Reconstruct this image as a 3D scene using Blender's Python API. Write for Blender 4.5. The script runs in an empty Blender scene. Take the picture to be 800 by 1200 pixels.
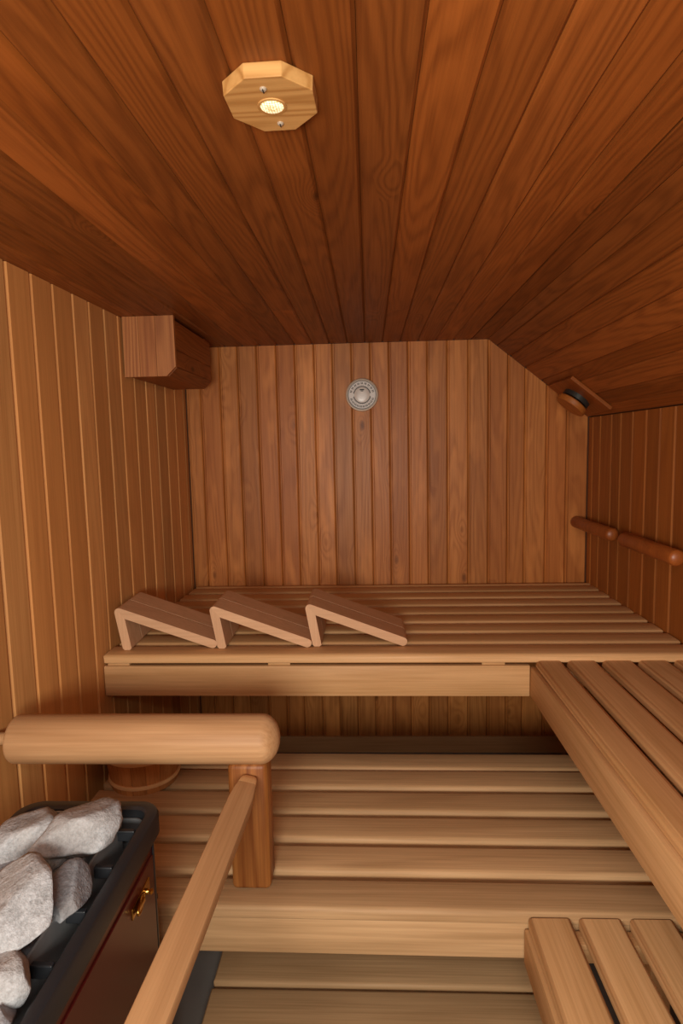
import bpy, bmesh, math, random
from mathutils import Vector, Matrix
random.seed(7)
S = bpy.context.scene
COL = S.collection
H = 1.56                       # height of the camera above the floor

# ------------------------------------------------------------ camera
cam = bpy.data.objects.new('camera', bpy.data.cameras.new('camera'))
COL.objects.link(cam)
R_ = Vector((0.99882948, 0.04318153, -0.02179508)).normalized()
F_ = Vector((-0.04525503, 0.99334809, -0.10588465)).normalized()
U_ = R_.cross(F_).normalized()
cam.matrix_world = Matrix(((R_.x, U_.x, -F_.x, 0), (R_.y, U_.y, -F_.y, 0), (R_.z, U_.z, -F_.z, H), (0, 0, 0, 1)))
cam.data.sensor_fit = 'HORIZONTAL'
cam.data.sensor_width = 36
cam.data.lens = 36 * 711.42 / 800
cam.data.clip_start = 0.02
S.camera = cam

# ------------------------------------------------------------ world, lights, exposure
w = bpy.data.worlds.new('world'); S.world = w; w.use_nodes = True
w.node_tree.nodes['Background'].inputs[0].default_value = (0.9, 0.95, 1, 1)
w.node_tree.nodes['Background'].inputs[1].default_value = 0.3
S.view_settings.view_transform = 'Standard'
S.view_settings.look = 'None'
S.view_settings.gamma = 1
S.view_settings.use_curve_mapping = False
S.view_settings.exposure = 0.0

def area(name, loc, target, sx, sy, power, color):
    l = bpy.data.lights.new(name, 'AREA'); l.shape = 'RECTANGLE'; l.size = sx; l.size_y = sy
    l.energy = power; l.color = color
    o = bpy.data.objects.new(name, l); COL.objects.link(o); o.location = loc
    o.rotation_euler = (Vector(target) - Vector(loc)).to_track_quat('-Z', 'Y').to_euler()
    return o
# daylight falling through the open doorway behind the camera
area('doorway_daylight', (-0.18, -0.53, 1.36), (0.0, 3.0, 1.25), 0.7, 0.36, 36, (1.0, 0.95, 0.845))
# added fill light under the ceiling behind the camera, not a fixture of the room
area('ceiling_fill_light', (0.05, -0.42, 1.97), (0.0, 1.9, 0.75), 0.55, 0.12, 6, (1.0, 0.93, 0.84))

# ------------------------------------------------------------ node helpers
class NT:
    def __init__(s, name):
        m = bpy.data.materials.new(name); m.use_nodes = True
        s.m = m; s.t = m.node_tree; s.b = s.t.nodes['Principled BSDF']
    def n(s, typ, **kw):
        nd = s.t.nodes.new(typ)
        for k, v in kw.items(): setattr(nd, k, v)
        return nd
    def l(s, a, b): s.t.links.new(a, b)
    def put(s, sock, v):
        if hasattr(v, 'is_output'): s.l(v, sock)
        else: sock.default_value = v
    def math(s, op, a, b=0.0, c=0.0, clamp=False):
        nd = s.n('ShaderNodeMath', operation=op, use_clamp=clamp)
        s.put(nd.inputs[0], a); s.put(nd.inputs[1], b); s.put(nd.inputs[2], c)
        return nd.outputs[0]
    def vmul(s, v, k):
        nd = s.n('ShaderNodeVectorMath', operation='MULTIPLY'); s.l(v, nd.inputs[0]); nd.inputs[1].default_value = k
        return nd.outputs[0]
    def noise(s, vec, detail=2.0, rough=0.5, scale=1.0):
        nd = s.n('ShaderNodeTexNoise'); s.l(vec, nd.inputs['Vector'])
        nd.inputs['Scale'].default_value = scale; nd.inputs['Detail'].default_value = detail; nd.inputs['Roughness'].default_value = rough
        return nd.outputs['Fac']
    def mix(s, f, a, b, mode='MIX'):
        nd = s.n('ShaderNodeMix', data_type='RGBA', blend_type=mode)
        s.put(nd.inputs[0], f); s.put(nd.inputs[6], a); s.put(nd.inputs[7], b)
        return nd.outputs[2]
    def ramp(s, v, a, b):
        nd = s.n('ShaderNodeMapRange', clamp=True); s.l(v, nd.inputs[0]); nd.inputs[1].default_value = a; nd.inputs[2].default_value = b
        return nd.outputs[0]
    def bump(s, h, strength, dist=0.001):
        nd = s.n('ShaderNodeBump'); nd.inputs['Strength'].default_value = strength; nd.inputs['Distance'].default_value = dist
        s.l(h, nd.inputs['Height']); s.l(nd.outputs[0], s.b.inputs['Normal'])

def c3(hexs):
    v = [int(hexs[i:i+2], 16) / 255 for i in (0, 2, 4)]
    return tuple(x / 12.92 if x < .04045 else ((x + .055) / 1.055) ** 2.4 for x in v) + (1,)

def wood(name, light, dark, alt, rough=0.5, rings=22.0, ring_amt=0.5, fibre_amt=0.45, knots=0.0, var=0.3, axis='X', spec=0.5, patch=0.0, bump=0.25, figure=0.0):
    k = NT(name)
    tc = k.n('ShaderNodeTexCoord'); oi = k.n('ShaderNodeObjectInfo')
    src = tc.outputs['Object']
    if axis != 'X':
        sep = k.n('ShaderNodeSeparateXYZ'); k.l(src, sep.inputs[0]); cb = k.n('ShaderNodeCombineXYZ')
        order = {'Y': (1, 0, 2), 'Z': (2, 0, 1)}[axis]
        for i, j in enumerate(order): k.l(sep.outputs[j], cb.inputs[i])
        src = cb.outputs[0]
    rnd = oi.outputs['Random']
    off = k.n('ShaderNodeCombineXYZ')
    k.l(k.math('MULTIPLY', rnd, 61.0), off.inputs[0]); k.l(k.math('MULTIPLY', rnd, 137.0), off.inputs[1]); k.l(k.math('MULTIPLY', rnd, 29.0), off.inputs[2])
    add = k.n('ShaderNodeVectorMath', operation='ADD'); k.l(src, add.inputs[0]); k.l(off.outputs[0], add.inputs[1])
    p = add.outputs[0]
    base = k.noise(k.vmul(p, (0.55, 7.5, 5.0)), 1.0, 0.4)
    wob = k.noise(k.vmul(p, (5.0, 26.0, 20.0)), 2.0)
    v = k.math('MULTIPLY_ADD', wob, 0.05, base)
    if knots > 0:
        vo = k.n('ShaderNodeTexVoronoi', feature='F1'); k.l(k.vmul(p, (4.2, 9.0, 3.0)), vo.inputs['Vector']); vo.inputs['Scale'].default_value = 1.0
        sepc = k.n('ShaderNodeSeparateColor'); k.l(vo.outputs['Color'], sepc.inputs[0])
        on = k.math('GREATER_THAN', sepc.outputs[0], 1 - knots)
        dd = vo.outputs['Distance']
        swirl = k.math('MULTIPLY', k.math('POWER', k.ramp(dd, 0.55, 0.0), 2.0), on)
        v = k.math('MULTIPLY_ADD', swirl, 0.30, v)
        core = k.math('MULTIPLY', k.ramp(dd, 0.13, 0.05), on)
    ring = k.math('MULTIPLY_ADD', k.math('SINE', k.math('MULTIPLY', v, rings * 6.283)), 0.5, 0.5)
    ring = k.math('POWER', ring, 1.7)
    fibre = k.noise(k.vmul(p, (3.0, 190.0, 120.0)), 3.0, 0.6)
    f = k.math('ADD', k.math('MULTIPLY', ring, ring_amt), k.math('MULTIPLY', k.ramp(fibre, 0.35, 0.7), fibre_amt), clamp=True)
    r2 = k.math('FRACT', k.math('MULTIPLY', rnd, 7.31))
    col = k.mix(k.math('MULTIPLY', r2, 0.8), light, alt)
    col = k.mix(f, col, dark)
    if patch > 0:                                        # darker heartwood streaks
        pt = k.noise(k.vmul(p, (1.1, 9.0, 6.0)), 2.0)
        col = k.mix(k.math('MULTIPLY', k.ramp(pt, 0.48, 0.75), patch), col, dark)
    if figure > 0:                                       # paler wavy figure
        fg = k.noise(k.vmul(p, (3.2, 12.0, 6.0)), 2.0, 0.6)
        col = k.mix(k.math('MULTIPLY', k.ramp(fg, 0.55, 0.72), figure), col, tuple(min(1, x * 1.35) for x in light[:3]) + (1,))
    if knots > 0:
        col = k.mix(k.math('MULTIPLY', core, 0.75), col, tuple(x * .45 for x in dark[:3]) + (1,))
    br = k.math('MULTIPLY_ADD', rnd, var, 1 - var / 2)
    hs = k.n('ShaderNodeHueSaturation'); k.l(br, hs.inputs['Value']); k.l(col, hs.inputs['Color'])
    k.l(hs.outputs[0], k.b.inputs['Base Color'])
    k.l(k.math('MULTIPLY_ADD', fibre, 0.18, rough - 0.09), k.b.inputs['Roughness'])
    k.b.inputs['Specular IOR Level'].default_value = spec
    k.bump(k.math('ADD', fibre, k.math('MULTIPLY', ring, 0.4)), bump, 0.0006)
    return k.m

def plain(name, col, rough=0.5, metal=0.0, noise=0.0, scale=60.0, emit=0.0, bump=0.0):
    k = NT(name)
    tc = k.n('ShaderNodeTexCoord')
    nf = k.noise(tc.outputs['Object'], 3.0, 0.55, scale)
    dk = tuple(x * (1 - noise) for x in col[:3]) + (1,)
    cc = k.mix(nf, dk, col)
    k.l(cc, k.b.inputs['Base Color'])
    k.b.inputs['Roughness'].default_value = rough; k.b.inputs['Metallic'].default_value = metal
    if emit:
        k.l(cc, k.b.inputs['Emission Color']); k.b.inputs['Emission Strength'].default_value = emit
    if bump: k.bump(nf, bump, 0.002)
    return k.m

M = {}
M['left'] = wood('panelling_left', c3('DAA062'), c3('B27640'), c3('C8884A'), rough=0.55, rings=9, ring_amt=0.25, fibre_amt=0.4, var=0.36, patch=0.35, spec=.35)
M['back'] = wood('panelling_back', c3('C98445'), c3('8F4D1B'), c3('B56C33'), rough=0.45, rings=13, ring_amt=0.3, fibre_amt=0.35, knots=0.36, var=0.26, patch=0.45, spec=.3, figure=0.5)
M['duct'] = wood('duct_wood', c3('BC7B45'), c3('8A4C22'), c3('AE6C38'), rough=0.5, rings=14, ring_amt=0.5, fibre_amt=0.35, knots=0.1, var=0.15, axis='Z')
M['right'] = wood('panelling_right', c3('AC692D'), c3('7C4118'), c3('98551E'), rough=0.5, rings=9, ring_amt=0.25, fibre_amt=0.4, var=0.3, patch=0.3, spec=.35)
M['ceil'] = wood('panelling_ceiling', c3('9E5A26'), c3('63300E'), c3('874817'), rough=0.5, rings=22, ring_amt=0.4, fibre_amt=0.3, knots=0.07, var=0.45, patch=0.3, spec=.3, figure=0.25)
M['bench'] = wood('bench_wood', c3('DCB07E'), c3('B48652'), c3('CFA06E'), rough=0.55, rings=7, ring_amt=0.25, fibre_amt=0.5, var=0.16, patch=0.35, spec=.35)
M['low'] = wood('worn_bench_wood', c3('CDA67A'), c3('9C7850'), c3('BD976C'), rough=0.6, rings=7, ring_amt=0.25, fibre_amt=0.5, var=0.2, patch=0.4, spec=.3)
for ax in 'YZ':
    M['bench' + ax] = wood('bench_wood_' + ax.lower(), c3('DCB07E'), c3('B48652'), c3('CFA06E'), rough=0.55, rings=7, ring_amt=0.25, fibre_amt=0.5, var=0.16, patch=0.35, axis=ax, spec=.35)
M['log'] = wood('log_wood', c3('C69C72'), c3('A27850'), c3('BA8E60'), rough=0.55, rings=8, ring_amt=0.35, fibre_amt=0.5, var=0.1, patch=0.6, spec=.35)
M['post'] = wood('post_wood', c3('B87A3E'), c3('6E3812'), c3('AE6E32'), rough=0.5, rings=9, ring_amt=0.55, fibre_amt=0.45, var=0.1, axis='Z', patch=0.8, spec=.35)
M['rail'] = wood('wall_rail_wood', c3('A65C28'), c3('7A3C16'), c3('9A5522'), rough=0.4, rings=8, ring_amt=0.3, fibre_amt=0.4, var=0.3, axis='Y')
M['ash'] = wood('lamp_wood', c3('D2A468'), c3('A8763E'), c3('C8985A'), rough=0.55, rings=26, ring_amt=0.7, fibre_amt=0.25, var=0.02, spec=0.25)
M['bucket'] = wood('bucket_wood', c3('C68A50'), c3('9A6230'), c3('B87C44'), rough=0.55, rings=8, ring_amt=0.3, fibre_amt=0.45, var=0.25, axis='Z')
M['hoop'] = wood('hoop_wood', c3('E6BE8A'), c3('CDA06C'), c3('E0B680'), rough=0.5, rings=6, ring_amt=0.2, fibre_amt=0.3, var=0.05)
M['rest'] = wood('headrest_wood', c3('DCB088'), c3('BB8E66'), c3('D2A47C'), rough=0.55, rings=7, ring_amt=0.2, fibre_amt=0.45, var=0.08)
M['rest_leg'] = wood('headrest_leg_wood', c3('DCB088'), c3('BB8E66'), c3('D2A47C'), rough=0.55, rings=7, ring_amt=0.2, fibre_amt=0.45, var=0.08, axis='Z')
M['groove'] = plain('groove_wood', c3('5A2F16'), 0.7, noise=0.3)
M['floor'] = plain('floor_grey', c3('918C86'), 0.6, noise=0.25, scale=9)
M['black'] = plain('black_enamel', c3('24262A'), 0.42, noise=0.25, scale=200, bump=0.05)
M['red'] = plain('red_enamel', c3('4E1613'), 0.28, noise=0.12, scale=30)
M['steel'] = plain('basket_steel', c3('9A9C9E'), 0.4, 0.4, noise=0.2, scale=40)
M['shield'] = plain('shield_steel', c3('8E9296'), 0.4, 0.5, noise=0.15, scale=30)
M['inner'] = plain('heater_inside', c3('2A2B2D'), 0.6, 0.2, noise=0.4, scale=40)
M['brass'] = plain('brass', c3('C79A4A'), 0.22, 1.0, noise=0.15)
M['screw'] = plain('screw_steel', c3('CFC6B4'), 0.35, 0.5)
M['ring'] = plain('valve_ring_metal', c3('4A4A46'), 0.4, 0.6)
M['case'] = plain('dial_rim', c3('D6C8B4'), 0.35, 0.25, noise=0.1)
M['dial'] = plain('dial_paper', c3('D8D0C8'), 0.4, noise=0.1, scale=90)
M['ink'] = plain('dial_ink', c3('2E2622'), 0.6)
M['glass'] = plain('dial_centre', c3('D6CCC2'), 0.28, noise=0.08)

def stone_mat(name, a, b):
    k = NT(name)
    tc = k.n('ShaderNodeTexCoord'); oi = k.n('ShaderNodeObjectInfo')
    ad = k.n('ShaderNodeVectorMath', operation='ADD'); k.l(tc.outputs['Object'], ad.inputs[0])
    cb = k.n('ShaderNodeCombineXYZ'); k.l(k.math('MULTIPLY', oi.outputs['Random'], 30.0), cb.inputs[0]); k.l(cb.outputs[0], ad.inputs[1])
    p = ad.outputs[0]
    n1 = k.noise(p, 4.0, 0.65, 38.0); n2 = k.noise(p, 3.0, 0.7, 190.0); n3 = k.noise(p, 2.0, 0.5, 12.0)
    f = k.math('ADD', k.math('MULTIPLY', k.ramp(n1, 0.35, 0.65), 0.55), k.math('MULTIPLY', k.ramp(n2, 0.4, 0.68), 0.45))
    col = k.mix(f, a, b)
    col = k.mix(k.math('MULTIPLY', k.ramp(n3, 0.45, 0.7), 0.35), col, c3('A09A95'))
    k.l(col, k.b.inputs['Base Color']); k.b.inputs['Roughness'].default_value = 0.85
    k.bump(k.math('ADD', k.math('MULTIPLY', n1, 1.0), k.math('MULTIPLY', n2, 0.35)), 0.8, 0.006)
    return k.m
M['stone'] = stone_mat('pale_stone', c3('7E7F81'), c3('BCBFC4'))
M['stone_dark'] = stone_mat('grey_stone', c3('63656B'), c3('97999F'))

# lamp lens: perforated pale disc that gives off light
k = NT('lamp_lens')
tc = k.n('ShaderNodeTexCoord'); vo = k.n('ShaderNodeTexVoronoi', feature='F1'); k.l(tc.outputs['Object'], vo.inputs['Vector'])
vo.inputs['Scale'].default_value = 270; vo.inputs['Randomness'].default_value = 0.25
cc = k.mix(k.ramp(vo.outputs['Distance'], 0.3, 0.62), c3('FFF3CE'), c3('B59A5A'))
k.l(cc, k.b.inputs['Base Color']); k.l(cc, k.b.inputs['Emission Color']); k.b.inputs['Emission Strength'].default_value = 1.0
M['lens'] = k.m

# ------------------------------------------------------------ object helpers
def link(name, me, mat=None, parent=None):
    o = bpy.data.objects.new(name, me); COL.objects.link(o)
    if mat is not None and me is not None and not me.materials: me.materials.append(M[mat] if isinstance(mat, str) else mat)
    if parent is not None: o.parent = parent
    return o
def tag(o, label, cat, group=None):
    o['label'] = label; o['category'] = cat
    if group: o['group'] = group
    return o
def empty(name, loc, label=None, cat=None, group=None, rz=0.0):
    o = bpy.data.objects.new(name, None); COL.objects.link(o); o.location = loc; o.rotation_euler = (0, 0, rz); o.empty_display_size = 0.1
    if label: tag(o, label, cat, group)
    return o
def struct(o): o['kind'] = 'structure'; return o

def to_mesh(bm, smooth=False, name='mesh'):
    bmesh.ops.recalc_face_normals(bm, faces=bm.faces)
    me = bpy.data.meshes.new(name)
    if smooth:
        for f in bm.faces: f.smooth = True
    bm.to_mesh(me); bm.free()
    return me
def shade(o, angle=40):
    me = o.data
    for p in me.polygons: p.use_smooth = True
    try: me.set_sharp_from_angle(angle=math.radians(angle))
    except Exception: pass
    return o

def prism(pts, y0, y1):
    """closed outline of (x, z) points swept along y -> bmesh"""
    bm = bmesh.new()
    a = [bm.verts.new((p[0], y0, p[1])) for p in pts]; b = [bm.verts.new((p[0], y1, p[1])) for p in pts]
    n = len(pts)
    for i in range(n): bm.faces.new((a[i], a[(i+1) % n], b[(i+1) % n], b[i]))
    bm.faces.new(a[::-1]); bm.faces.new(b)
    return bm
def bevel(bm, w, seg=2, minang=20):
    es = [e for e in bm.edges if len(e.link_faces) == 2 and e.calc_face_angle(0) > math.radians(minang)]
    bmesh.ops.bevel(bm, geom=es, offset=w, segments=seg, profile=0.5, affect='EDGES', clamp_overlap=True)
    return bm
def box(sx, sy, sz, bw=0.0, seg=2, c=(0, 0, 0)):
    bm = bmesh.new(); bmesh.ops.create_cube(bm, size=1)
    for v in bm.verts: v.co = Vector((v.co.x * sx + c[0], v.co.y * sy + c[1], v.co.z * sz + c[2]))
    if bw: bevel(bm, bw, seg)
    return bm
def lathe(prof, n=32, axis='Z'):
    bm = bmesh.new(); rings = []
    for r, z in prof:
        rings.append([bm.verts.new((r * math.cos(2*math.pi*i/n), r * math.sin(2*math.pi*i/n), z)) for i in range(n)] if r > 1e-6 else [bm.verts.new((0, 0, z))])
    for A, B in zip(rings, rings[1:]):
        for i in range(n):
            j = (i + 1) % n
            if len(A) == 1 and len(B) == 1: continue
            if len(A) == 1: bm.faces.new((A[0], B[i], B[j]))
            elif len(B) == 1: bm.faces.new((A[i], A[j], B[0]))
            else: bm.faces.new((A[i], A[j], B[j], B[i]))
    return bm
def basis(o, xdir, zdir, loc):
    x = Vector(xdir).normalized(); z = Vector(zdir); z = (z - x * z.dot(x)).normalized(); y = z.cross(x)
    o.matrix_world = Matrix(((x.x, y.x, z.x, loc[0]), (x.y, y.y, z.y, loc[1]), (x.z, y.z, z.z, loc[2]), (0, 0, 0, 1)))
    return o

def panel_board(L, wd, t=0.012, ch=0.006, cut=(0.0, 0.0), bead=False):
    """tongue-and-groove board: length along x from 0, chamfered long edges on +z.
    cut = length taken off the far end at the -y and +y edge"""
    h = wd / 2
    prof = [(-h, 0), (h, 0), (h, t - ch), (h - ch, t), (-h + ch, t), (-h, t - ch)]
    if bead: prof[3:4] = [(h - ch, t), (h - ch - .004, t), (h - ch - .0055, t - .003), (h - ch - .007, t)]
    bm = bmesh.new()
    def far(y): return L - (cut[0] + (cut[1] - cut[0]) * (y + h) / wd)
    a = [bm.verts.new((0, y, z)) for y, z in prof]; b = [bm.verts.new((far(y), y, z)) for y, z in prof]
    n = len(prof)
    for i in range(n): bm.faces.new((a[i], a[(i+1) % n], b[(i+1) % n], b[i]))
    bm.faces.new(a[::-1]); bm.faces.new(b)
    return to_mesh(bm)

# ------------------------------------------------------------ the room shell
XL, XR, YB, YF = -0.887, 1.057, 2.982, -0.60
ZC, XK, ZS = H + 0.4966, 0.58, H + 0.117
T = 0.014                                            # panelling depth in front of the backing
def slab(name, corners, out, mat='groove'):
    """a wall backing: quad/polygon (list of 3d points) with thickness outwards"""
    bm = bmesh.new(); vs = [bm.verts.new(c) for c in corners]; f = bm.faces.new(vs)
    n = Vector(out)
    r = bmesh.ops.extrude_face_region(bm, geom=[f])
    for v in [g for g in r['geom'] if isinstance(g, bmesh.types.BMVert)]: v.co += n * 0.04
    return struct(link(name, to_mesh(bm), mat))

wl = slab('wall_left', [(XL-T, YF, 0), (XL-T, YF, ZC+T), (XL-T, YB+T, ZC+T), (XL-T, YB+T, 0)], (-1, 0, 0))
wr = slab('wall_right', [(XR+T, YF, 0), (XR+T, YF, ZS+.02), (XR+T, YB+T, ZS+.02), (XR+T, YB+T, 0)], (1, 0, 0))
wb = slab('wall_back', [(XL-T, YB+T, 0), (XL-T, YB+T, ZC+T), (XK, YB+T, ZC+T), (XR+T, YB+T, ZS+.02), (XR+T, YB+T, 0)], (0, 1, 0))
fl = struct(link('floor', to_mesh(box(XR-XL+.4, YB-YF+.2, 0.05, c=((XL+XR)/2-.05, (YB+YF)/2, -0.025))), 'floor'))

def boards_between(seams, place, parent, mat, names='board'):
    for a, b in zip(seams, seams[1:]): place(a, b, parent, mat)

# left wall boards
ys = [0.46 + 0.1095 * i - 0.1095 * 10 for i in range(10)] + [0.46, 0.57, 0.68, 0.79, 0.90, 1.012, 1.123, 1.234, 1.350, 1.469, 1.579, 1.692, 1.801, 1.917, 2.022, 2.131, 2.241, 2.362, 2.476, 2.58, 2.694, 2.817, 2.938, YB - .001]
ys = [y for y in ys if y > YF]
cache = {}
for a, b in zip(ys, ys[1:]):
    key = round(b - a, 3)
    if key not in cache: cache[key] = panel_board(ZC - 0.002, b - a - 0.0015, T, 0.0075 if key > .06 else .004)
    o = link('board', cache[key], 'left', wl); basis(o, (0, 0, 1), (1, 0, 0), (XL - T, (a + b) / 2, 0.001))
# the left wall runs slightly outwards towards the camera
TILT = 0.026
pv = Vector((XL, YB, 0)); wl.matrix_world = Matrix.Translation(pv) @ Matrix.Rotation(-TILT, 4, 'Z') @ Matrix.Translation(-pv)
def xleft(y): return XL - math.tan(TILT) * (YB - y)
# right wall boards
ys = [2.154 - 0.1095 * i for i in range(24, 0, -1)] + [2.154, 2.264, 2.373, 2.492, 2.607, 2.705, 2.831, 2.926, YB - .001]
ys = [y for y in ys if y > YF]
cache = {}
for a, b in zip(ys, ys[1:]):
    key = round(b - a, 3)
    if key not in cache: cache[key] = panel_board(ZS - 0.002, b - a - 0.0015, T, 0.0075 if key > .06 else .004)
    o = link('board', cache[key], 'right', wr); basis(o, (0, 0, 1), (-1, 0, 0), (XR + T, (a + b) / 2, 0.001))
# back wall boards
xs = [XL + .001, -0.815, -0.716, -0.627, -0.533, -0.438, -0.347, -0.254, -0.166, -0.073, 0.017, 0.106, 0.198, 0.289, 0.384, 0.484, XK, 0.673, 0.755, 0.857, 0.954, XR - .001]
def zc_at(x): return ZC if x <= XK else ZC - (x - XK) * (ZC - ZS) / (XR - XK)
for a, b in zip(xs, xs[1:]):
    L = ZC - 0.002; wd = b - a - 0.0015
    # local x up, local z towards the camera (-y): local y = z x x = (-y) x (z) = -x  -> far cut at -y is the right edge
    me = panel_board(L, wd, T, 0.005, cut=(ZC - zc_at(b), ZC - zc_at(a)), bead=True)
    o = link('board', me, 'back', wb); basis(o, (0, 0, 1), (0, -1, 0), ((a + b) / 2, YB + T, 0.001))

# ceiling: flat part and slope are one piece of boarding
nS = Vector((ZS - ZC, 0, -(XR - XK))).normalized()           # into the room
bm = bmesh.new()
outl = [(XL - .16, ZC + T), (XK + .004, ZC + T), (XR + T, ZS + T), (XR + T + .04, ZS + T), (XR + T + .04, ZC + .12), (XL - .16, ZC + .12)]
ceil = struct(link('ceiling', to_mesh(prism(outl, YF, YB + T)), 'groove'))
Lc = YB - YF - 0.004
P = 0.0845
xs = [-0.006 - P * i for i in range(10, 0, -1)] + [-0.006 + P * i for i in range(0, 7)]
xs = [-0.006 - P * 12, -0.006 - P * 11] + xs + [XK]
cache = {}
def ceiling_board(key, y0, L, ch=0.0055):
    kk = (round(key, 3), round(L, 3), ch)
    if kk not in cache: cache[kk] = panel_board(L, key - 0.0006, T, ch)
    return cache[kk]
splits = {1: 1.35, 3: 1.0, 5: 1.62, 8: 2.25, 10: 0.5, 13: 2.3}
for i, (a, b) in enumerate(zip(xs, xs[1:])):
    segs = [(YF + .002, YB - .002)]
    if i in splits: segs = [(YF + .002, splits[i] - .0005), (splits[i] + .0005, YB - .002)]
    for y0, y1 in segs:
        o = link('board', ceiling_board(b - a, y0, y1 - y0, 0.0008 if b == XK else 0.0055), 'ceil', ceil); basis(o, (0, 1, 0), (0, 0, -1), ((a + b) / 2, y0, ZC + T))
sl = math.hypot(XR - XK, ZC - ZS); dS = Vector((XR - XK, 0, ZS - ZC)).normalized()
ss = [0.0, 0.05, 0.133, 0.223, 0.323, 0.394, 0.48, 0.55, sl]
for a, b in zip(ss, ss[1:]):
    c = Vector((XK, 0, ZC)) + dS * ((a + b) / 2) - nS * T
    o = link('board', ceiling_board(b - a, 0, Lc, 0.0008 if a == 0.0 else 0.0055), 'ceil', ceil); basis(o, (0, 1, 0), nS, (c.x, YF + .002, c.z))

# front wall behind the camera, with the doorway the daylight comes through
bm2 = bmesh.new()
def addbox(bm, sx, sy, sz, c):
    r = bmesh.ops.create_cube(bm, size=1)
    for v in r['verts']: v.co = Vector((v.co.x * sx + c[0], v.co.y * sy + c[1], v.co.z * sz + c[2]))
addbox(bm2, 0.61, 0.05, ZC, (-0.705, YF - .026, ZC / 2))
addbox(bm2, 0.657, 0.05, ZS, (0.7285, YF - .026, ZS / 2))
addbox(bm2, 0.98, 0.05, ZC - 1.93, (0.09, YF - .026, (ZC + 1.93) / 2))
struct(link('wall_front', to_mesh(bm2), 'left'))

struct(link('baseboard_back', to_mesh(box(XR - XL - .01, 0.016, 0.085, .003, 2, c=((XL + XR) / 2, YB - .009, .043))), 'bench'))

# ------------------------------------------------------------ benches
def slat_mesh(L, wd=0.105, t=0.03, r=0.015):
    """slat: length along x centred, rounded upper long edges, top at z=0"""
    h = wd / 2; pts = [(-h, -t + .003), (-h + .003, -t), (h - .003, -t), (h, -t + .003)]
    for i in range(5):
        a = math.radians(90 * i / 4); pts.append((h - r + r * math.cos(a), -r + r * math.sin(a)))
    for i in range(5):
        a = math.radians(90 + 90 * i / 4); pts.append((-h + r + r * math.cos(a), -r + r * math.sin(a)))
    bm = bmesh.new()
    e = 0.004
    cs = []
    for x, s in ((-L/2, e), (-L/2 + e, 0), (L/2 - e, 0), (L/2, e)):
        cs.append([bm.verts.new((x, max(-h + s, min(h - s, y)), max(-t + s, min(-s, z)))) for y, z in pts])
    m = len(pts)
    for A, B in zip(cs, cs[1:]):
        for i in range(m): bm.faces.new((A[i], A[(i+1) % m], B[(i+1) % m], B[i]))
    bm.faces.new(cs[0][::-1]); bm.faces.new(cs[-1])
    return to_mesh(bm)
def slat(parent, me, loc, rz=0.0, mat='bench'):
    o = link('slat', me, mat, parent); o.location = loc; o.rotation_euler = (0, 0, rz); shade(o, 35); return o
def beam(name, parent, sx, sy, sz, c, mat='bench', bw=0.004, rz=0.0):
    if mat == 'bench': mat = 'bench' if sx >= max(sy, sz) else ('benchY' if sy >= sz else 'benchZ')
    o = link(name, to_mesh(box(sx, sy, sz, bw, 2)), mat, parent); o.location = c; o.rotation_euler = (0, 0, rz); shade(o, 35); return o

# upper bench along the back wall
UB = empty('sauna_bench', (0, 0, 0), 'wide upper slatted bench of pale wood along the back wall, under three headrests', 'bench')
zt = H - 0.68
def across(parent, y, xl, wd, z, mat='bench'):
    slat(parent, slat_mesh(XR - .006 - xl, wd), ((XR - .006 + xl) / 2, y + wd / 2, z), 0.0, mat)
for i in range(8):
    y = 1.935 + 0.125 * i; across(UB, y, xleft(y + .107) + .006, 0.101, zt)
across(UB, YB - .062, xleft(YB) + .006, 0.044, zt)
def swing(e, ang, px, py):                             # turn a bench a touch about one point of its front edge
    R = Matrix.Rotation(ang, 4, 'Z'); p = Vector((px, py, 0)); e.matrix_world = Matrix.Translation(p) @ R @ Matrix.Translation(-p)
swing(UB, -0.0105, 0.52, 1.945)
fx0, fx1 = -0.910, 0.5175
beam('fascia', UB, fx1 - fx0, 0.028, 0.105, ((fx0 + fx1) / 2, 1.945 + .014, H - 0.7235 - .0518), bw=0.003)
for x in (-0.86, -0.31, 0.40): beam('spacer_block', UB, 0.075, 0.03, 0.012, (x, 1.965, H - 0.716), bw=0.001)
for x in (-0.866, -0.30, 0.36, 1.03): beam('bearer', UB, 0.04, 0.96, 0.05, (x, 2.465, zt - .03 - .0255), bw=0.003)

# upper side wing on the right
UW = empty('sauna_bench', (0, 0, 0), 'upper side bench wing of pale slats on the right, running towards the camera', 'bench')
zw = H - 0.702; zv_ = H - 1.066; y0, y1 = 0.22, 1.934
xs = [(0.532, 0.617), (0.631, 0.727), (0.742, 0.841), (0.856, 0.953), (0.968, 1.052)]
for a, b in xs:
    slat(UW, slat_mesh(y1 - y0, b - a, 0.022), ((a + b) / 2, (y0 + y1) / 2, zw), math.pi / 2)
beam('fascia', UW, 0.026, 1.9455 - y0, 0.103, (0.5185 + .013, (y0 + 1.9455) / 2, H - 0.7245 - .0515), bw=0.004)
for y in (1.915, 0.35): beam('bearer', UW, 0.49, 0.04, 0.05, (0.80, y, H - 0.7245 - .0255), bw=0.003)
for x in (0.615, 0.95): beam('leg', UW, 0.045, 0.045, 0.2845, (x, 0.35, zv_ + .0005 + .142), bw=0.003)

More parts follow.
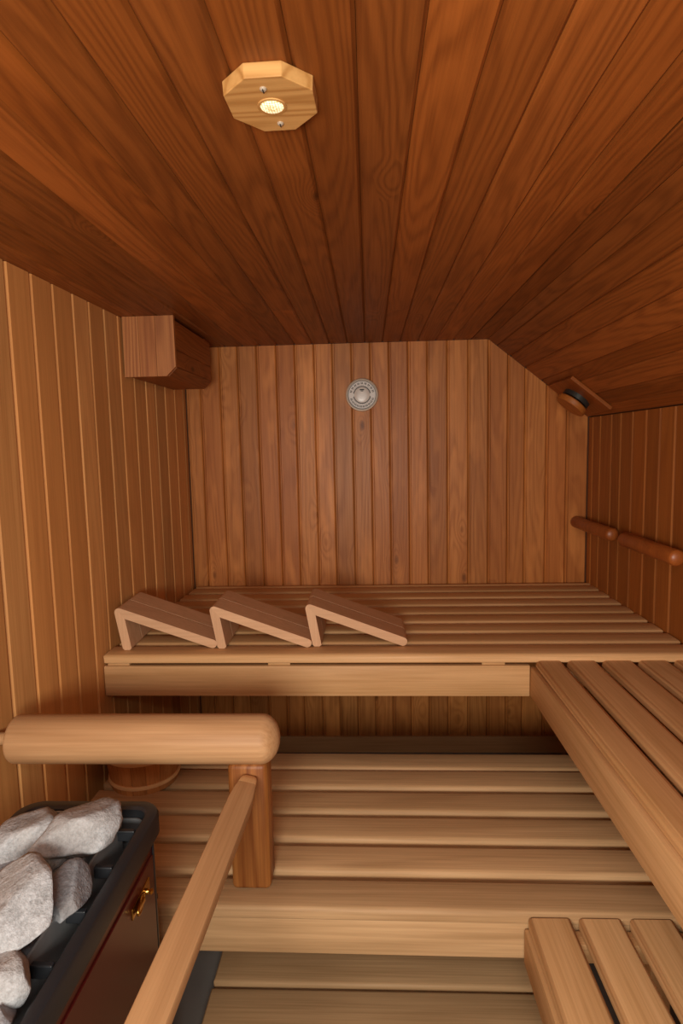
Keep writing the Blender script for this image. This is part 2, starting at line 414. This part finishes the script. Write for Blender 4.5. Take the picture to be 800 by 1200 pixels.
# lower bench
LB = empty('sauna_bench', (0, 0, 0), 'lower slatted bench below the upper bench, with the round-topped post standing on it', 'bench')
zl = H - 1.058
Lb = XR + .872 - .006; xc = (XR - .006 - .872) / 2
for y in (1.29, 1.4175, 1.545, 1.672, 1.799, 1.910): across(LB, y, -0.872, 0.103, zl, 'low')
swing(LB, -0.0085, 0.33, 1.29)
beam('fascia', LB, Lb, 0.026, 0.088, (xc, 1.293 + .013, zl - .0305 - .044), 'low', bw=0.004)
for x in (-0.86, -0.2, 0.36, 1.03): beam('bearer', LB, 0.04, 0.66, 0.045, (x, 1.655, zl - .03 - .023), bw=0.003)
for x in (-0.86, -0.2, 0.36, 1.03):
    beam('leg', LB, 0.05, 0.05, zl - .076, (x, 1.93, (zl - .076) / 2), bw=0.003)

# lower side wing, bottom right
LW = empty('sauna_bench', (0, 0, 0), 'low side bench of short slats in the bottom right corner of the view', 'bench')
zv = H - 1.066; y0, y1 = 0.25, 1.286
for a, b in [(0.344, 0.438), (0.456, 0.550), (0.569, 0.664), (0.682, 0.777), (0.795, 0.890), (0.908, 1.003)]:
    slat(LW, slat_mesh(y1 - y0, b - a, 0.028, 0.009), ((a + b) / 2, (y0 + y1) / 2, zv), math.pi / 2)
beam('fascia', LW, 0.024, y1 - y0, 0.085, (0.335 + .012, (y0 + y1) / 2, zv - .0285 - .0425), bw=0.005)
for y in (1.262, 0.32): beam('bearer', LW, 0.66, 0.04, 0.045, (0.69, y, zv - .0285 - .023), bw=0.003)
for x in (0.62, 1.0):
    for y in (0.36, 1.262): beam('leg', LW, 0.045, 0.045, zv - .075, (x, y, (zv - .075) / 2), bw=0.003)

# slatted floor grate
FG = empty('floor_grate', (0, 0, 0), 'low duckboard of wide slats on the grey floor below the lower bench', 'floor grate')
zg = H - 1.48
me = slat_mesh(1.02, 0.120, 0.028, 0.012)
for i in range(9): slat(FG, me, (-0.458 + .51, 1.534 + .059 - 0.1335 * i, zg), 0.0, 'low')
for x in (-0.40, 0.05, 0.50): beam('bearer', FG, 0.04, 1.15, zg - .029, (x, 1.06, (zg - .029) / 2), bw=0.003)

# ------------------------------------------------------------ headrests
def arc(c, r, a0, a1, n=6):
    return [Vector((c.x + r * math.cos(a0 + (a1 - a0) * i / n), c.y + r * math.sin(a0 + (a1 - a0) * i / n))) for i in range(n + 1)]
def make_headrest(label, loc, rz):
    """two bent slats side by side: a short leg and a long slope meeting in a mitre under a rounded ridge"""
    r = empty('headrest', loc, label, 'headrest', 'slatted headrests on the upper bench', rz)
    t = 0.030; h = t / 2
    apex = Vector((0.004, 0.134)); tip = Vector((0.320, h + .001)); foot = Vector((0.026, 0.0))
    d1 = (tip - apex).normalized(); n1 = Vector((-d1.y, d1.x))            # up-right of the slope
    d2 = (foot - apex).normalized(); n2 = Vector((d2.y, -d2.x))           # left of the leg
    bis = -(d1 + d2).normalized()
    inner = apex - bis * h / math.sin(math.acos(max(-1, min(1, d1.dot(d2)))) / 2)
    aL, aT = math.atan2(n2.y, n2.x), math.atan2(n1.y, n1.x)
    if aL < 0: aL += 2 * math.pi
    ridge = arc(apex, h, aL, aT, 8)
    mid = ridge[4]
    a_tip = math.atan2(n1.y, n1.x)
    top = [mid] + ridge[5:] + arc(tip, h, a_tip, a_tip - math.pi, 8) + [inner]
    k1 = apex + n2 * h; k0 = apex - n2 * h
    def at0(p): return p + d2 * ((0.001 - p.y) / d2.y)
    leg = [mid, inner, at0(k0) + Vector((0, .006)), at0(k0) + Vector((-.006, 0)), at0(k1) + Vector((.006, 0)), at0(k1) + Vector((0, .006))] + ridge[:4]
    for yy in (0.0, 0.118):
        for nm, out in (('top_slat', top), ('leg_slat', leg)):
            o = link(nm, to_mesh(bevel(prism([(p.x, p.y) for p in out], yy + .001, yy + .1155), 0.0018, 2, 50)), 'rest' if nm == 'top_slat' else 'rest_leg', r); shade(o, 35)
    return r
make_headrest('slatted wooden headrest nearest the left wall', (-0.866, 1.995, zt), 0.05)
make_headrest('slatted wooden headrest between the two others', (-0.539, 2.005, zt), 0.02)
make_headrest('slatted wooden headrest farthest from the left wall, its tip free on the bench', (-0.212, 2.02, zt), 0.0)

# ------------------------------------------------------------ ceiling lamp
zb = ZC - 0.019
LP = empty('ceiling_lamp', (-0.126, 0.902, ZC), 'octagonal pale wooden lamp block with a small lit lens on the ceiling', 'lamp', rz=-0.03)
bm = bmesh.new()
oc = [(-.025, -.068), (.025, -.068), (.062, -.032), (.062, .026), (.024, .068), (-.024, .068), (-.062, .026), (-.062, -.032)]
vs = [bm.verts.new((x, y, 0)) for x, y in oc]; vb = [bm.verts.new((x * .985, y * .985, -0.019)) for x, y in oc]
hole = [bm.verts.new((.019 * math.cos(2*math.pi*(i+.5)/8 - math.pi*.75), .019 * math.sin(2*math.pi*(i+.5)/8 - math.pi*.75), -0.019)) for i in range(8)]
deep = [bm.verts.new((v.co.x, v.co.y, -0.009)) for v in hole]
for i in range(8):
    j = (i + 1) % 8
    bm.faces.new((vs[i], vs[j], vb[j], vb[i])); bm.faces.new((vb[i], vb[j], hole[j], hole[i])); bm.faces.new((hole[i], hole[j], deep[j], deep[i]))
bm.faces.new(vs); bm.faces.new(deep)
bmesh.ops.recalc_face_normals(bm, faces=bm.faces)
bevel(bm, 0.0012, 2, 25)
link('lamp_body', to_mesh(bm), 'ash', LP)
link('lamp_socket', to_mesh(lathe([(0.0205, -0.0188), (0.0205, -0.0205), (0.0168, -0.0205), (0.0168, -0.0188)], 32)), 'ash', LP)
shade(link('lamp_lens', to_mesh(lathe([(0.0172, -0.010), (0.0172, -0.0195), (0.015, -0.0212), (0.008, -0.0228), (0, -0.0233)], 32)), 'lens', LP), 60)
for y in (-0.043, 0.045):
    s_ = link('screw', to_mesh(lathe([(0.0048, -0.0185), (0.0048, -0.0205), (0.003, -0.0222), (0, -0.0226)], 20)), 'screw', LP); s_.location = (-.004 if y < 0 else 0.004, y, 0)
    sl_ = link('screw_slot', to_mesh(box(0.0014, 0.0086, 0.0012)), 'ink', s_); sl_.location = (0, 0, -0.0226)

# ------------------------------------------------------------ boxed duct in the left corner
DX = empty('duct_box', (0, 0, 0), 'wooden boxed duct of boards under the ceiling in the left back corner', 'duct box')
y0, y1 = 2.262, 2.78; xr, zbm = -0.705, H + 0.277
def yprism(name, pts, a, b, mat, parent, bw=0.002):
    o = link(name, to_mesh(bevel(prism(pts, a, b), bw, 2, 20)), mat, parent); return o
# end boards (upright) cut in three with a bevelled lower corner
sections = [(-0.898, -0.838), (-0.838, -0.775), (-0.775, xr)]
for a, b in sections:
    pts = [(a + .0006, ZC - .001), (b - .0006, ZC - .001)]
    if b == xr: pts += [(b, zbm + .034), (b - .036, zbm), (a + .0006, zbm)]
    else: pts += [(b - .0006, zbm), (a + .0006, zbm)]
    for (ya, yb_, sx) in ((y0, y0 + .016, 0), (y1 - .032, y1 - .016, .018)):
        o = link('end_board', to_mesh(bevel(prism([(min(px, xr - sx), max(pz, zbm + sx)) for px, pz in pts], ya, yb_), 0.0012, 1, 20)), 'duct', DX)
for z0, z1 in ((zbm + .036, H + 0.375), (H + 0.376, H + 0.482)):
    o = link('side_board', to_mesh(box(y1 - y0 - .018, z1 - z0, 0.014, 0.003, 2)), 'ceil', DX); basis(o, (0, 1, 0), (1, 0, 0), (xr - .008, (y0 + y1 + .018) / 2, (z0 + z1) / 2))
o = link('corner_board', to_mesh(box(y1 - y0 - .018, 0.047, 0.012, 0.002, 2)), 'ceil', DX); basis(o, (0, 1, 0), (0.7, 0, -0.72), (xr - .0205, (y0 + y1 + .018) / 2, zbm + .0205))
o = link('bottom_board', to_mesh(box(y1 - y0 - .018, 0.145, 0.012, 0.002, 2)), 'ceil', DX); basis(o, (0, 1, 0), (0, 0, -1), (-0.886 + .0735, (y0 + y1 + .018) / 2, zbm + .007))

# ------------------------------------------------------------ thermometer
TH = empty('wall_thermometer', (-0.024, YB - .001, H + 0.249), 'round pale thermometer dial on the back wall', 'thermometer')
TH.rotation_euler = (math.pi / 2, 0, 0)                 # local z points to the camera
def th(name, bm, mat, parent=None, dz=0.0, sm=True):
    o = link(name, to_mesh(bm), mat, parent or TH); o.location = (0, 0, dz)
    if sm: shade(o, 40)
    return o
th('rim', lathe([(0.0785, 0.0), (0.0785, 0.014), (0.076, 0.019), (0.072, 0.020), (0.069, 0.016), (0.069, 0.006)], 56), 'case')
dial = th('dial', lathe([(0.0695, 0.004), (0.0695, 0.0115), (0, 0.0115)], 56), 'dial')
th('dial_edge', lathe([(0.0672, 0.0116), (0.0676, 0.0122), (0.0650, 0.0122), (0.0650, 0.0116)], 56), 'ink')
bm = bmesh.new()
def mark(bm, r0, r1, ang, wd, z=0.0121):
    d = Vector((math.sin(ang), math.cos(ang), 0)); e = Vector((d.y, -d.x, 0)) * wd / 2
    top = [bm.verts.new(d * r0 - e + Vector((0, 0, z))), bm.verts.new(d * r0 + e + Vector((0, 0, z))), bm.verts.new(d * r1 + e + Vector((0, 0, z))), bm.verts.new(d * r1 - e + Vector((0, 0, z)))]
    bm.faces.new(top)
for i in range(17):
    a = math.radians(-72 + 9 * i); mark(bm, 0.043, 0.0475, a, 0.0016)
    a2 = math.radians(108 + 9 * i); mark(bm, 0.043, 0.0475, a2, 0.0016)
link('scale_ticks', to_mesh(bm), 'ink', TH)['kind'] = 'stuff'
bm = bmesh.new()
for base, sp, n in ((-72, 18, 9), (112, 15.1, 10)):
    for i in range(n):
        a = math.radians(base + sp * i)
        mark(bm, 0.051, 0.060, a - .055, 0.0036); mark(bm, 0.051, 0.060, a + .055, 0.0036)
link('scale_figures', to_mesh(bm), 'ink', TH)['kind'] = 'stuff'
bm = bmesh.new()
for s0 in (-80, 100):
    for i in range(16):
        a = math.radians(s0 + 10 * i); b_ = math.radians(s0 + 10 * (i + 1))
        vs = [bm.verts.new((r * math.sin(t), r * math.cos(t), 0.0122)) for r, t in ((.038, a), (.038, b_), (.042, b_), (.042, a))]
        bm.faces.new(vs)
link('scale_arcs', to_mesh(bm), 'ink', TH)['kind'] = 'stuff'
th('inner_dial', lathe([(0.0375, 0.0115), (0.0375, 0.014), (0.035, 0.0148), (0.018, 0.0158), (0, 0.016)], 40), 'glass')
bm = box(0.021, 0.0055, 0.0008, c=(0, 0.0245, 0.0156)); addbox(bm, 0.012, 0.0035, 0.0008, (0, 0.0185, 0.0159))
link('printed_mark', to_mesh(bm), 'ink', TH)

# ------------------------------------------------------------ rails on the right wall
def round_rail(y0, y1, label):
    L = y1 - y0; r = 0.028
    prof = [(0, -L/2)] + [(r * math.sin(math.radians(a)), -L/2 + r * .55 * (1 - math.cos(math.radians(a)))) for a in (20, 45, 70, 90)] + [(r * math.sin(math.radians(a)), L/2 - r * .55 * (1 - math.cos(math.radians(a)))) for a in (90, 70, 45, 20)] + [(0, L/2)]
    o = empty('wall_rail', (1.0, (y0 + y1) / 2, H - 0.383), label, 'rail', 'round rails on the right wall')
    b = link('rail', to_mesh(lathe(prof, 24)), 'rail', o); shade(b, 50); b.rotation_euler = (-math.pi / 2, 0, 0)
    for s_ in (-1, 1):
        p = link('bracket', to_mesh(lathe([(0, 0), (0.012, 0), (0.012, 0.04), (0, 0.04)], 14)), 'rail', o); p.rotation_euler = (0, math.pi / 2, 0); p.location = (0.018, s_ * (L / 2 - .12), 0); shade(p, 50)
    return o
round_rail(2.517, 2.974, 'dark round wooden rail on the right wall that ends in the back corner')
round_rail(1.985, 2.415, 'round wooden rail on the right wall nearer the camera, cut by the frame')

# ------------------------------------------------------------ vent valve on the slope
def slope_pt(s, y, off=0.0):
    p = Vector((XK, y, ZC)) + dS * s + nS * off
    return p
VV = empty('vent_valve', slope_pt(0.46, 2.77), 'wooden vent with a round valve disc on the sloped ceiling in the right back corner', 'vent')
VV.matrix_world = Matrix(((dS.x, 0, nS.x, slope_pt(.46, 2.77).x), (0, 1 if nS.cross(dS).y > 0 else -1, 0, 2.77), (dS.z, 0, nS.z, slope_pt(.46, 2.77).z), (0, 0, 0, 1)))
link('plate', to_mesh(box(0.215, 0.32, 0.016, 0.003, 2, c=(0, 0, 0.0085))), 'ceil', VV)
shade(link('collar', to_mesh(lathe([(0.062, 0.016), (0.062, 0.036), (0.055, 0.036), (0.055, 0.016)], 36)), 'ring', VV), 40)
shade(link('stem', to_mesh(lathe([(0, 0.016), (0.008, 0.016), (0.008, 0.06), (0, 0.06)], 12)), 'ring', VV), 40)
shade(link('disc', to_mesh(lathe([(0, 0.044), (0.066, 0.044), (0.070, 0.048), (0.070, 0.066), (0.066, 0.071), (0, 0.071)], 36)), 'right', VV), 40)

# ------------------------------------------------------------ guard rail round the heater
GR = empty('heater_guard_rail', (0, 0, 0), 'thick round log rail on a wooden post with a slimmer rail along the heater', 'guard rail')
r = 0.0575; x0, x1 = -0.884, -0.222; L = x1 - x0
prof = [(0, 0)] + [(r * math.sin(math.radians(a)), r * .35 * (1 - math.cos(math.radians(a)))) for a in (25, 50, 70, 90)] + [(r * math.sin(math.radians(a)), L - r * .75 * (1 - math.cos(math.radians(a)))) for a in (90, 78, 65, 52, 38, 25, 12)] + [(0, L)]
bm = lathe(prof, 40)
bmesh.ops.rotate(bm, cent=(0, 0, 0), matrix=Matrix.Rotation(math.pi / 2, 3, 'Y'), verts=bm.verts)
o = link('log', to_mesh(bm), 'log', GR); o.location = (x0, 1.38, H - 0.690); shade(o, 50)
o = link('wall_peg', to_mesh(lathe([(0, 0), (0.015, 0), (0.015, 0.055), (0, 0.055)], 16)), 'log', GR); o.rotation_euler = (0, -math.pi / 2, 0); o.location = (-0.870, 1.38, H - 0.690)
bm = box(0.094, 0.075, 0.318, 0.012, 3)
o = link('post', to_mesh(bm), 'post', GR); o.location = (-0.2985, 1.385, H - 1.057 + .159); shade(o, 40)
yr0, yr1 = 0.36, 1.345
L = yr1 - yr0
oct_ = []
hw, hh, q = 0.0275, 0.024, 0.007
for cx, cz, a0 in ((hw - q, hh - q, 0), (-hw + q, hh - q, 90), (-hw + q, -hh + q, 180), (hw - q, -hh + q, 270)):
    for a in (0, 45, 90): oct_.append((cx + q * math.cos(math.radians(a0 + a)), cz + q * math.sin(math.radians(a0 + a))))
def rail_piece(name, mat, sections):
    bm = bmesh.new(); secs = [[bm.verts.new((x, y * s, hh + (z - hh) * s - dz)) for y, z in oct_] for x, s, dz in sections]
    for A, B in zip(secs, secs[1:]):
        for i in range(12): bm.faces.new((A[i], A[(i+1) % 12], B[(i+1) % 12], B[i]))
    bm.faces.new(secs[0][::-1]); bm.faces.new(secs[-1])
    return shade(link(name, to_mesh(bm), mat, GR), 35)
o = rail_piece('side_rail', 'log', [(0, .9, 0), (.004, 1, 0), (L - .10, 1, 0), (L - .065, .90, 0), (L - .042, .78, .001)])
o2 = rail_piece('rail_end', 'hoop', [(L - .0415, .78, .001), (L - .025, .74, .003), (L - .010, .62, .005), (L - .002, .42, .008)])  # paler wood than the rail, a highlight painted onto its tip
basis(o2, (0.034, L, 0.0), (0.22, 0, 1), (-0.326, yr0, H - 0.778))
basis(o, (0.034, L, 0.0), (0.22, 0, 1), (-0.326, yr0, H - 0.778))
o = link('front_post', to_mesh(box(0.05, 0.06, H - 0.80, 0.01, 3)), 'post', GR); o.location = (-0.322, 0.42, (H - 0.8025) / 2); shade(o, 40)

# ------------------------------------------------------------ bucket
BK = empty('wooden_bucket', (-0.742, 1.845, zl), 'small staved wooden bucket standing on the lower bench behind the log rail', 'bucket')
rb, rt, hb_ = 0.103, 0.125, 0.165; NS = 16
for i in range(NS):
    a0, a1 = 2*math.pi*i/NS + .006, 2*math.pi*(i+1)/NS - .006
    bm = bmesh.new(); rows = []
    for z, R0 in ((0.0, rb), (hb_, rt)):
        rows.append([bm.verts.new((rr * math.cos(a), rr * math.sin(a), z)) for rr, a in ((R0, a0), (R0 * 1.003, (a0 + a1) / 2), (R0, a1), (R0 - .014, a1), (R0 - .014, a0))])
    for j in range(5): bm.faces.new((rows[0][j], rows[0][(j+1) % 5], rows[1][(j+1) % 5], rows[1][j]))
    bm.faces.new(rows[0]); bm.faces.new(rows[1])
    link('stave', to_mesh(bm), 'bucket', BK)
link('bottom', to_mesh(lathe([(0, 0.012), (rb - .012, 0.012), (rb - .012, 0.022), (0, 0.022)], 32)), 'bucket', BK)
for z in (0.026, 0.108):
    R0 = rb + (rt - rb) * z / hb_
    bm = bmesh.new(); bmesh.ops.create_circle(bm, segments=4)
    bm.free()
    o = link('hoop', to_mesh(lathe([(R0, 0.006), (R0 - .001, -0.006), (R0 + .004, -0.006), (R0 + .006, 0), (R0 + .005, 0.006), (R0, 0.006)], 40)), 'hoop', BK); o.location = (0, 0, z); shade(o, 60)

# ------------------------------------------------------------ heater
HX0, HX1, HY0, HY1 = -0.748, -0.444, 0.50, 1.203
HT = empty('sauna_heater', ((HX0 + HX1) / 2, (HY0 + HY1) / 2, 0), 'dark red and black box sauna heater filled with stones, bottom left', 'heater')
hx, hy = (HX1 - HX0) / 2, (HY1 - HY0) / 2
def rrect(hx, hy, r, n=7):
    pts = []
    for cx, cy, a0 in ((hx - r, hy - r, 0), (-hx + r, hy - r, 90), (-hx + r, -hy + r, 180), (hx - r, -hy + r, 270)):
        for i in range(n + 1):
            a = math.radians(a0 + 90 * i / n); pts.append((cx + r * math.cos(a), cy + r * math.sin(a)))
    return pts
def tube_shell(loops, close=False):
    """loops: list of (hx, hy, r, z) rings joined one to the next"""
    bm = bmesh.new(); rr = [[bm.verts.new((x, y, z)) for x, y in rrect(a, b, r)] for a, b, r, z in loops]
    m = len(rr[0])
    seq = list(zip(rr, rr[1:])) + ([(rr[-1], rr[0])] if close else [])
    for A, B in seq:
        for i in range(m): bm.faces.new((A[i], A[(i+1) % m], B[(i+1) % m], B[i]))
    return bm, rr
zr = H - 0.738
bm, rr = tube_shell([(hx - .012, hy - .012, .040, H - 1.36), (hx - .012, hy - .012, .040, zr - .03), (hx - .016, hy - .016, .036, zr - .03), (hx - .016, hy - .016, .036, H - 1.355)], True)
body = link('body', to_mesh(bm), 'red', HT); shade(body, 40)
bm, rr = tube_shell([(hx - .013, hy - .013, .042, zr - .055), (hx, hy, .050, zr - .045), (hx, hy, .050, zr - .008), (hx - .003, hy - .003, .047, zr - .002), (hx - .008, hy - .008, .042, zr),
                     (hx - .022, hy - .022, .032, zr - .001), (hx - .027, hy - .027, .027, zr - .006), (hx - .027, hy - .027, .027, zr - .05), (hx - .013, hy - .013, .042, zr - .055)])
o = link('rim', to_mesh(bm), 'black', HT); shade(o, 40)
bm, rr = tube_shell([(hx - .030, hy - .030, .026, zr - .22), (hx - .030, hy - .030, .026, zr - .022), (hx - .033, hy - .033, .023, zr - .022), (hx - .033, hy - .033, .023, zr - .22)], True)
o = link('inner_shield', to_mesh(bm), 'shield', HT); shade(o, 40)
bx, by = 0.076, hy - .047
bxo = -0.008
bm, rr = tube_shell([(hx - .067, hy - .045, .03, zr - .20), (hx - .067, hy - .045, .03, zr + .002), (hx - .071, hy - .049, .026, zr + .002), (hx - .071, hy - .049, .026, zr - .20)], True)
bas = link('stone_basket', to_mesh(bm), 'steel', HT); shade(bas, 40)
link('basket_floor', to_mesh(box(2 * (hx - .02), 2 * (hy - .02), 0.01, c=(0, 0, zr - .205))), 'inner', HT)
for sx in (1, -1):
    for i in range(6):
        y = -0.28 + i * 0.105
        b_ = link('cross_bar', to_mesh(box(0.034, 0.010, 0.022, 0.002, 2)), 'black', HT); b_.location = (sx * (hx - .050), y + .02, zr - .022)
    # heating rod lying in the slot
    rod = link('heating_rod', to_mesh(box(0.012, 2 * hy - .16, 0.012, .004, 2)), 'inner', HT); rod.location = (sx * (hx - .050), 0, zr - .060)
# side panel and seam on the red body
sp = link('side_panel', to_mesh(box(0.004, 2 * hy - .115, 0.50, 0.0015, 2)), 'red', HT); sp.location = (hx - .0105, -0.005, zr - .06 - .27)
st = link('corner_strip', to_mesh(box(0.003, 0.006, 0.54, 0.001, 1)), 'black', HT); st.location = (hx - .0105, hy - .056, zr - .06 - .27)
for sx in (-1, 1):
    for sy in (-1, 1):
        f_ = link('foot', to_mesh(lathe([(0, 0), (0.016, 0), (0.016, H - 1.358), (0, H - 1.358)], 16)), 'black', HT); f_.location = (sx * (hx - .05), sy * (hy - .06), 0); shade(f_, 40)
# brass latch on the right side
la = link('latch', to_mesh(box(0.003, 0.088, 0.022, 0.001, 2)), 'brass', HT); la.location = (hx - .0075, 1.066 - (HY0 + HY1) / 2, H - 0.855)
def torus_yz(ry, rz, rad, n=28, m=10):
    bm = bmesh.new(); rg = []
    for i in range(n):
        a = 2*math.pi*i/n; c = Vector((0, ry * math.cos(a), rz * math.sin(a))); d = Vector((0, math.cos(a), math.sin(a)))
        rg.append([bm.verts.new(c + d * rad * math.cos(2*math.pi*j/m) + Vector((1, 0, 0)) * rad * math.sin(2*math.pi*j/m)) for j in range(m)])
    for i in range(n):
        A, B = rg[i], rg[(i+1) % n]
        for j in range(m): bm.faces.new((A[j], A[(j+1) % m], B[(j+1) % m], B[j]))
    return bm
lo = link('latch_loop', to_mesh(torus_yz(0.024, 0.010, 0.0028)), 'brass', la); lo.location = (0.006, -0.016, 0); shade(lo, 60); lo.rotation_euler = (0, 0, 0.15)
lh = link('latch_hook', to_mesh(lathe([(0.006, 0), (0.006, 0.006), (0.004, 0.010), (0.006, 0.013), (0.004, 0.016), (0, 0.017)], 16)), 'brass', la); lh.rotation_euler = (0, math.pi / 2, 0); lh.location = (0.001, 0.018, 0); shade(lh, 50)
lc = link('latch_lever', to_mesh(box(0.006, 0.034, 0.010, 0.002, 2)), 'brass', la); lc.location = (0.007, -0.018, 0)

# ------------------------------------------------------------ stones
def stone_mesh(ax, seed, n=34, cuts=10):
    rnd = random.Random(seed)
    bm = bmesh.new(); bmesh.ops.create_icosphere(bm, subdivisions=4, radius=1.0)
    planes = []
    for i in range(cuts):
        d = Vector((rnd.gauss(0, 1), rnd.gauss(0, 1), rnd.gauss(0, 1))).normalized(); planes.append((d, rnd.uniform(0.60, 0.86)))
    from mathutils import noise as mn
    for v in bm.verts:
        p = v.co.copy() * 1.08
        for d, h in planes:
            e = p.dot(d) - h
            if e > 0: p -= d * e * 0.93
        p *= 1 + 0.05 * mn.noise(p * 2.2 + Vector((seed * 3.1, 0, 0))) + 0.018 * mn.noise(p * 7 + Vector((seed, 9, 0)))
        v.co = Vector((p.x * ax[0], p.y * ax[1], p.z * ax[2]))
    return to_mesh(bm, True)
stones = [
 ('pale grey stone with a rounded back at the far left of the heater', (-0.628, 1.035, -0.712), (0.07, 0.072, 0.052), (0.15, -0.1, 0.3), 3, 'stone'),
 ('long pale stone slanting across the back of the heater', (-0.546, 1.024, -0.688), (0.094, 0.054, 0.04), (0.30, 0.05, 0.90), 11, 'stone'),
 ('largest whitish speckled stone with an angular outline in the middle of the heater', (-0.562, 0.846, -0.698), (0.096, 0.068, 0.042), (0.35, 0.10, -1.05), 5, 'stone'),
 ('narrow bluish grey stone leaning on the right basket edge', (-0.508, 0.918, -0.728), (0.056, 0.032, 0.036), (0.1, 0.15, -1.30), 8, 'stone_dark'),
 ('pale rounded stone below the largest white one', (-0.520, 0.762, -0.730), (0.046, 0.036, 0.034), (0.1, 0.1, -0.6), 21, 'stone'),
 ('small grey stone against the basket edge near the bottom of the photo', (-0.497, 0.700, -0.752), (.020, .034, .026), (0, 0.2, 0.2), 17, 'stone_dark'),
 ('brownish grey stone between the two upper left pale ones', (-0.655, 0.955, -0.755), (.060, .055, .040), (0.2, 0.1, 0.5), 9, 'stone_dark'),
 ('dark stone low in the gap between the long pale stone and the basket edge', (-0.556, 1.005, -0.772), (.042, .055, .042), (0.1, 0, 1.0), 27, 'stone_dark'),
 ('grey stone wedged below the narrow bluish stone, against the basket edge', (-0.553, 0.830, -0.775), (.042, .055, .045), (0.1, 0.1, 0.0), 31, 'stone_dark'),
]
for lab, c, ax, rot, seed, mt in stones:
    o = link('sauna_stone', stone_mesh(ax, seed), mt); o.location = (c[0], c[1], c[2] + H); o.rotation_euler = rot
    tag(o, lab, 'stone', 'stones in the sauna heater')
